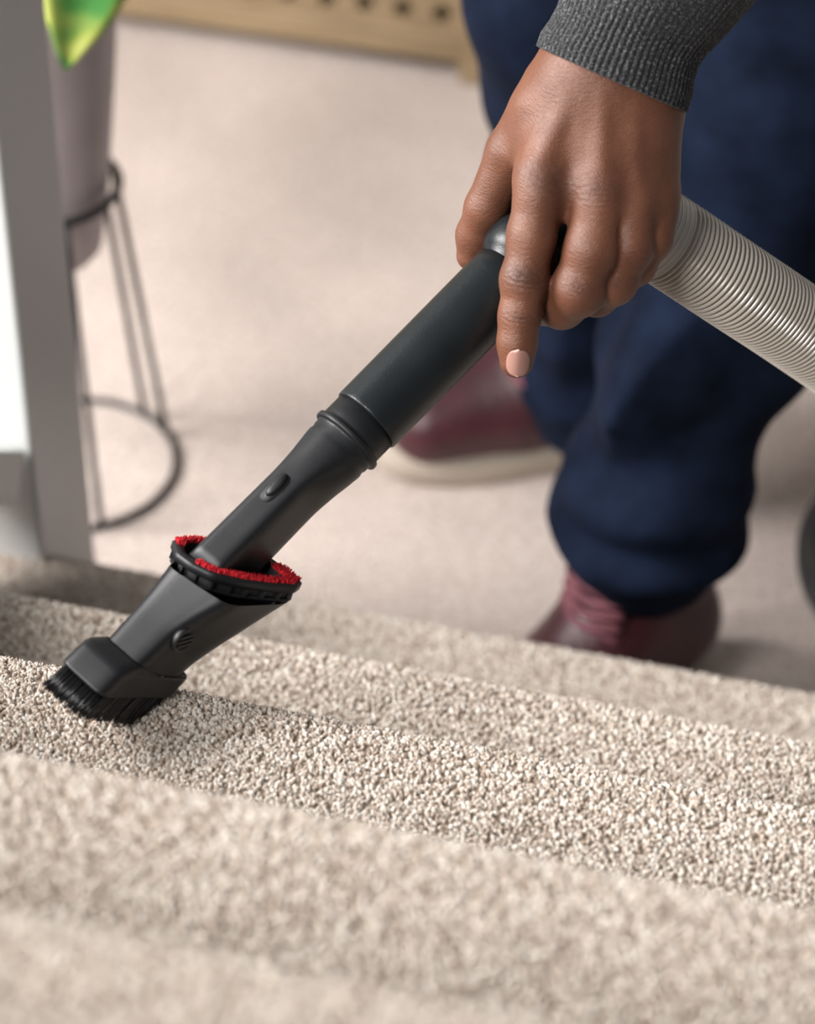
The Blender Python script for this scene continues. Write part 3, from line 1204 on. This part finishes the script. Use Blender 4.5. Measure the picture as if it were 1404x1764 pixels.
# fingers: separate fields, joined tightly at their roots only
fing = {
    'i': [(mcp['i'], 0.0132), (H(916, 405, -0.0415), 0.0128), (H(903, 482, -0.0385), 0.0120), (H(895, 545, -0.0355), 0.0108), (H(891, 590, -0.0325), 0.0102),
          (H(890, 622, -0.030), 0.0092)],
    'm': [(mcp['m'], 0.0135), (H(1020, 430, -0.0445), 0.0145), (H(997, 498, -0.0380), 0.0140), (H(968, 524, -0.024), 0.0128), (H(942, 523, -0.008), 0.0112),
          (H(930, 500, 0.010), 0.0095)],
    'r': [(mcp['r'], 0.0130), (H(1083, 425, -0.0385), 0.0128), (H(1056, 484, -0.0315), 0.0122), (H(1028, 508, -0.018), 0.0112), (H(1003, 505, -0.002), 0.0100),
          (H(985, 480, 0.014), 0.0088)],
    'l': [(mcp['l'], 0.0120), (H(1121, 410, -0.0300), 0.0112), (H(1093, 456, -0.0245), 0.0106), (H(1070, 480, -0.011), 0.0096), (H(1052, 482, 0.002), 0.0086),
          (H(1040, 465, 0.012), 0.0076)],
}
for key in 'imrl':
    fl = hand.blank()
    chain(fl, fing[key], 0.005)
    # knuckle swelling
    fl.cone(fing[key][2][0], fing[key][2][0] + np.array([0, 0.0, 0.0008]), fing[key][2][1] * 1.0, fing[key][2][1] * 1.0, 0.004)
    hand.merge(fl, 0.0022)
    # skin stretched over the knuckle
    hand.cone(mcp[key] + [0, 0.004, 0.0005], mcp[key] + [0, -0.004, 0.001], 0.0122 if key in 'im' else 0.0112, 0.0118 if key in 'im' else 0.0108, 0.008)
# webs between the fingers' roots
for a_, b_ in (('i', 'm'), ('m', 'r'), ('r', 'l')):
    m0 = (mcp[a_] + mcp[b_]) / 2
    hand.cone(m0 + [0, 0.002, -0.003], m0 + [-0.003, -0.009, -0.006], 0.0095, 0.0070, 0.007)
# tendons raised on the back of the hand
for key, x in (('i', 0.3), ('m', 0.35), ('r', 0.35)):
    a = car[key] * 0.75 + mcp[key] * 0.25
    hand.cone(a + [0, 0, 0.0135], mcp[key] + [0, 0.012, 0.0094], 0.0012, 0.0016, 0.008)
P, F = hand.mesh()
P = smooth_mesh(P, F, 2, 0.5)


# creases across the finger joints, and darker skin there
def unit_rows(v):
    return v / np.linalg.norm(v, axis=1)[:, None]


def vnormals(P, F):
    fn = np.cross(P[F[:, 2]] - P[F[:, 0]], P[F[:, 3]] - P[F[:, 1]])
    N = np.zeros_like(P)
    for k in range(4):
        np.add.at(N, F[:, k], fn)
    return unit_rows(N + 1e-12)


N = vnormals(P, F)
knuckle = np.zeros(len(P))
off = np.zeros(len(P))


def crease(c, axis, r_al, r_ac, wave, amp, dark):
    global off, knuckle
    d = P - c
    s = d @ axis
    ac = np.linalg.norm(d - s[:, None] * axis, axis=1)
    g = np.exp(-(s / r_al) ** 2 - (ac / r_ac) ** 2) * np.clip(N[:, 2] * 2, 0, 1)
    bend = s + 14.0 * ac * ac * np.sign(s) + 0.00035 * np.sin(d[:, 0] * 700 + s * 900)
    off -= amp * g * (0.5 + 0.5 * np.cos(2 * np.pi * bend / wave)) ** 3
    knuckle += dark * g


def fdir(key, i):
    return unit(fing[key][i + 1][0] - fing[key][i - 1][0])


def front(key, i):
    return fing[key][i][0] + np.array([0, 0, fing[key][i][1]])


crease(front('i', 2), fdir('i', 2), 0.0056, 0.010, 0.0029, 0.0009, 0.75)
crease(front('i', 3) + [0, -0.002, 0], fdir('i', 3), 0.0034, 0.009, 0.0026, 0.0008, 0.35)
crease(front('m', 2), fdir('m', 2), 0.0048, 0.009, 0.0030, 0.0007, 0.45)
crease(front('r', 2), fdir('r', 2), 0.0044, 0.008, 0.0030, 0.0006, 0.35)
crease(mcp['m'] + [0, 0, 0.012], unit(mcp['m'] - car['m']), 0.008, 0.011, 0.0032, 0.0005, 0.35)
crease(mcp['i'] + [0.006, 0, 0.012], unit(mcp['i'] - car['i']), 0.011, 0.013, 0.0040, 0.0004, 0.55)
P = P + N * off[:, None]
# nail bed pressed into the fingertip
field_obj('hand', c2w(P), F, M_SKIN, person, {'knuckle': np.clip(knuckle, 0, 1)})


def nail(tip, root, up, half, name='finger_nail'):
    """curved plate from root to tip, arched across"""
    ax = unit(tip - root)
    Ln = np.linalg.norm(tip - root)
    side = unit(np.cross(ax, up))
    nn = np.cross(side, ax)
    if nn @ up < 0:
        nn = -nn
    V, Fq = [], []
    nu, nv = 13, 15
    for i in range(nv):
        t = i / (nv - 1)
        wd = half * (max(0.0, 1 - abs(2 * t - 1) ** 2.7) ** 0.5 + 0.015)
        for j in range(nu):
            s = (j - (nu - 1) / 2) / ((nu - 1) / 2)
            V.append(root + ax * Ln * t + side * wd * s + nn * (-0.0032 * (s * wd / half) ** 2 - 0.0026 * t ** 2 * 0.6 + (0 if t > 0.06 else -0.0006)))
    for i in range(nv - 1):
        for j in range(nu - 1):
            a = i * nu + j
            Fq.append((a, a + 1, a + nu + 1, a + nu))
    o = obj(name, c2w(np.array(V)), Fq, M_NAIL, person)
    m = o.modifiers.new('thick', 'SOLIDIFY')
    m.thickness = 0.0006
    m.offset = -1
    return o


nail(H(892, 651, -0.0400), H(895, 602, -0.0438), np.array([0.06, -0.25, 0.97]), 0.0063)
nail(H(797, 446, 0.019), H(801, 410, 0.010), np.array([-0.85, -0.1, 0.45]), 0.0058)

# ---- sweater sleeve: ribbed cuff and knitted arm
NRIB = 74


def arm_ring(cx_, cy_, dz, half_px, depth_h, rot, rib, jitter=0.0):
    c = H(cx_, cy_, dz)
    e1 = np.array([math.cos(rot), -math.sin(rot), 0])
    ax = np.array([math.sin(rot), math.cos(rot), 0.17])
    e2 = unit(np.cross(e1, ax))
    if e2[2] < 0:
        e2 = -e2
    h = half_px / F_PX * (ZH + dz)
    out = []
    m = NRIB * 6
    for i in range(m):
        a = 2 * math.pi * i / m
        k = 1 + 0.0
        off_ = rib * (abs(math.cos(a * NRIB / 2)) ** 0.8)
        n_ = np.array([math.cos(a), math.sin(a)])
        out.append(c + e1 * (h + off_) * n_[0] + e2 * (depth_h + off_) * n_[1])
    return c2w(np.array(out))


keys = [  # cx, cy, dz, half width px, half depth, rotation, rib
    (1054, 134, -0.034, 126, 0.034, 0.415, 0.0005),
    (1053, 137, -0.034, 131, 0.0375, 0.415, 0.0009),
    (1054, 136, -0.034, 139, 0.0400, 0.415, 0.0012),
    (1062, 112, -0.032, 138, 0.0405, 0.41, 0.0014),
    (1072, 86, -0.030, 131, 0.040, 0.40, 0.0014),
    (1082, 62, -0.028, 129, 0.0405, 0.40, 0.0013),
    (1092, 42, -0.026, 133, 0.043, 0.40, 0.0010),
    (1102, 22, -0.024, 141, 0.047, 0.41, 0.0007),
    (1120, -10, -0.020, 151, 0.050, 0.42, 0.0006),
    (1150, -60, -0.012, 160, 0.052, 0.43, 0.0006),
    (1200, -150, 0.006, 165, 0.054, 0.43, 0.0006),
    (1262, -280, 0.045, 170, 0.056, 0.42, 0.0006),
    (1310, -430, 0.10, 180, 0.060, 0.40, 0.0006),
    (1340, -600, 0.18, 190, 0.066, 0.35, 0.0006),
]
K = np.array(keys)
rows = []
for i in range(len(K) - 1):
    m = 6 if i < 9 else 3
    for t in np.linspace(0, 1, m, endpoint=False):
        rows.append(K[i] * (1 - t) + K[i + 1] * t)
rows.append(K[-1])
secs = [arm_ring(*r) for r in rows]
o = obj('sweater_sleeve', *loft(secs, cap=False), M_KNIT, person)
o['label'] = 'charcoal rib-knit sweater sleeve'

# ---- legs in jeans (world axes, coarse field)
jean = Field([-0.12, 1.40, 0.05], [0.62, 2.62, 1.02], 0.006)


def leg(pts):
    for (a, ra), (b, rb) in zip(pts[:-1], pts[1:]):
        jean.cone(a, b, ra, rb, 0.03)


def at_z(x, y, z):
    return zpt(x, y, z)


# near leg: bunched over the boot, shin leaning back, thigh up to the hip
n0 = at_z(1108, 932, 0.168)
n1 = at_z(1120, 885, 0.195)
n2 = at_z(1138, 790, 0.245)
n3 = at_z(1185, 640, 0.315)
n4 = at_z(1262, 430, 0.40)
n5 = at_z(1330, 190, 0.50)
hip_n = np.array([0.36, 2.22, 0.86])
leg([(n0, 0.058), (n1, 0.064), (n2, 0.061), (n3, 0.070), (n4, 0.080), (n5, 0.090), (n5 * 0.5 + hip_n * 0.5, 0.098), (hip_n, 0.105)])
# far leg
f0 = at_z(1015, 690, 0.10)
f1 = at_z(1020, 600, 0.15)
f2 = at_z(1000, 480, 0.22)
f3 = at_z(990, 300, 0.33)
f4 = at_z(990, 140, 0.43)
f5 = at_z(985, -10, 0.52)
hip_f = np.array([0.14, 2.24, 0.86])
leg([(f0, 0.052), (f1, 0.053), (f2, 0.056), (f3, 0.062), (f4, 0.066), (f5, 0.076), (f5 * 0.5 + hip_f * 0.5, 0.098), (hip_f, 0.105)])
jean.cone(hip_n, hip_f, 0.12, 0.12, 0.05)
P, F = jean.mesh()
P = smooth_mesh(P, F, 2)
N = vnormals(P, F)
# cloth folds: stacked rings at the hem, long drag folds on the shin
dep_z = P[:, 2]


def folds(Q, A, B, fr, amp, seed):
    """rings along the line A to B fading to both ends"""
    ax = unit(B - A)
    t = ((Q - A) @ ax)
    ln = np.linalg.norm(B - A)
    e1 = unit(np.cross(ax, [0, 0.3, 1]))
    e2 = np.cross(ax, e1)
    th_ = np.arctan2((Q - A) @ e2, (Q - A) @ e1)
    rr_ = np.linalg.norm((Q - A) - t[:, None] * ax, axis=1)
    w = np.clip(t / 0.04 + 0.6, 0, 1) * np.clip((ln - t) / 0.06, 0, 1) * (rr_ < 0.13)
    ph_ = t * fr + 1.3 * np.sin(th_ + seed) + 0.7 * np.sin(2 * th_ + 2.1 * seed)
    return amp * w * np.sin(ph_)


P = P + N * (folds(P, n0, n2, 95, 0.0085, 0.6) + folds(P, n1, n4, 48, 0.006, 2.0) + folds(P, n3, n5, 40, 0.005, 1.0)
             + folds(P, f0, f2, 80, 0.006, 1.7) + folds(P, f1, f4, 42, 0.005, 0.4))[:, None]
def ridge(Q, A, B, ang0, wid, amp):
    ax = unit(B - A)
    t = (Q - A) @ ax
    ln = np.linalg.norm(B - A)
    e1 = unit(unit(CO - A) - (unit(CO - A) @ ax) * ax)        # towards the photographer
    e2 = unit(np.cross(e1, ax))
    if e2[0] < 0:
        e2 = -e2
    d = (Q - A) - t[:, None] * ax
    th_ = np.arctan2(d @ e2, d @ e1) - ang0 - 0.5 * (t / ln - 0.5)
    w = np.clip(t / 0.05, 0, 1) * np.clip((ln - t) / 0.06, 0, 1) * (np.linalg.norm(d, axis=1) < 0.13)
    return w * (amp * np.exp(-np.abs(th_) / wid) - 0.5 * amp * np.exp(-((th_ + 0.75) / 0.45) ** 2) - 0.4 * amp * np.exp(-((th_ - 0.7) / 0.4) ** 2))


P = P + N * (ridge(P, n2, n4, -0.30, 0.30, 0.034) + ridge(P, f1, f3, -0.3, 0.4, 0.012))[:, None]
o = field_obj('jeans', P, F, M_DENIM, person)
o['label'] = 'dark navy denim jeans bunched at the ankles'

# ---- sweater body bending over, out of the picture's top
tor = Field([-0.15, 1.40, 0.80], [0.75, 2.55, 1.65], 0.010)
sh_r = np.array([0.42, 1.72, 1.30])
sh_l = np.array([0.06, 1.78, 1.34])
tor.cone(hip_n + [0, 0, 0.06], hip_f + [0, 0, 0.06], 0.125, 0.125, 0.05)
tor.cone((hip_n + hip_f) / 2 + [0, 0, 0.08], (sh_r + sh_l) / 2 + [0, 0.05, 0], 0.14, 0.15, 0.08)
tor.cone(sh_r, sh_l, 0.085, 0.085, 0.06)
arm_top = c2w(H(1322, -500, 0.13))
tor.cone(sh_r, arm_top, 0.078, 0.064, 0.05)
P, F = tor.mesh()
P = smooth_mesh(P, F, 2)
field_obj('sweater', P, F, M_KNIT, person)


# ---- boots
def boot(toe, heel, name_label, shaft_h, shaft_top):
    toe, heel = np.asarray(toe, float), np.asarray(heel, float)
    ax = unit(heel - toe)
    Lb = np.linalg.norm(heel - toe)
    sd = unit(np.cross(UP, ax))
    lo = np.minimum(toe, heel) - 0.10
    hi = np.maximum(toe, heel) + 0.10
    lo[2], hi[2] = -0.01, shaft_h + 0.05
    b = Field(lo, hi, 0.004)

    def q(t, z, s=0.0):
        return toe + ax * (t * Lb) + sd * s + UP * z

    root = empty('boot', (0, 0, 0))
    root.parent = person
    root.location = -person.location
    root['label'] = name_label
    for s in (-0.014, 0.014):
        b.cone(q(0.14, 0.050, s), q(0.42, 0.056, s * 1.1), 0.034, 0.036, 0.02)
        b.cone(q(0.42, 0.056, s), q(0.86, 0.058, s * 0.6), 0.034, 0.032, 0.02)
    b.cone(q(0.20, 0.058), q(0.52, 0.092), 0.032, 0.036, 0.02)
    b.cone(q(0.52, 0.090), q(0.80, 0.080), 0.038, 0.038, 0.02)
    b.cone(q(0.74, 0.070), shaft_top, 0.044, 0.050, 0.03)
    b.V[:, :, : int((0.018 - lo[2]) / 0.004)] = 1.0
    P_, F_ = b.mesh()
    P_ = smooth_mesh(P_, F_, 2)
    field_obj('upper', P_, F_, M_BOOT, root).location = (0, 0, 0)
    # sole: outline swept up
    n_ = 44
    out = []
    for i in range(n_):
        a = 2 * math.pi * i / n_
        c, s = math.cos(a), math.sin(a)
        t = 0.5 - 0.52 * np.sign(c) * abs(c) ** 0.75
        wd = (0.050 if t < 0.45 else 0.041)
        wd = 0.050 + (0.041 - 0.050) * min(1, max(0, (t - 0.3) / 0.4))
        out.append((t, wd * np.sign(s) * abs(s) ** 0.75))
    S = [[q(0.5 + (t - 0.5) * k, z + 0.010 * max(0, 0.25 - t) / 0.25 * (1 if z > 0 else 0.6), s * k) for t, s in out]
         for z, k in ((0.0, 0.97), (0.004, 1.0), (0.016, 1.0), (0.019, 0.985), (0.024, 0.90))]
    obj('sole', *loft(S), M_SOLE, root)
    S = [[q(0.5 + (t - 0.5) * k, z, s * k) for t, s in out] for z, k in ((-0.0005, 0.9), (-0.0005, 0.985), (0.0045, 0.985))]
    # laces criss-crossing the instep
    fwd = -ax
    pa, pb = q(0.40, 0.094), np.asarray(shaft_top) + fwd * 0.051
    ln_ = unit(pb - pa)
    outw = unit(np.cross(sd, ln_))
    if outw @ (fwd + UP) < 0:
        outw = -outw
    for i in range(6):
        c0 = pa + (pb - pa) * (0.06 + 0.15 * i)
        c1 = pa + (pb - pa) * (0.06 + 0.15 * (i + 1))
        for sg in (-1, 1):
            p = [c0 - sd * 0.030 * sg - outw * 0.006, c0 * 0.65 + c1 * 0.35 - sd * 0.010 * sg + outw * 0.005, c0 * 0.35 + c1 * 0.65 + sd * 0.010 * sg + outw * 0.006,
                 c1 + sd * 0.030 * sg - outw * 0.006]
            obj('lace', *tube(spline(p, 12), 0.0032, 8), M_LACE, root)
    hb = heel + UP * 0.10 - ax * 0.012
    st_ = np.asarray(shaft_top) + ax * 0.046
    obj('heel_strip', *loft([[hb + (st_ - hb) * t + sd * s * 0.014 + ax * d for s, d in ((-1, -0.008), (-1, 0.004), (1, 0.004), (1, -0.008))] for t in (0.0, 0.5, 0.85)]),
        M_BLACK, root, smooth=False)
    return root


# far boot, side-on with its toe to the left
t_far = zpt(655, 805, 0.0)
h_far = t_far + unit(np.array([0.97, 0.24, 0])) * 0.29
boot(t_far, h_far, 'burgundy leather boot seen side-on with a cream sole', 0.17, f0 + [0, 0, 0.03])
# near boot, half hidden behind the last stair
sh = at_z(1085, 1040, 0.100)
d_n = unit(-R2 * 0.50 - D2 * 0.86)
t_near = np.array([sh[0], sh[1], 0]) + d_n * 0.150
h_near = np.array([sh[0], sh[1], 0]) - d_n * 0.085
boot(t_near, h_near, 'burgundy lace-up boot half hidden behind the last stair', 0.20, n0 + [0, 0, 0.01])
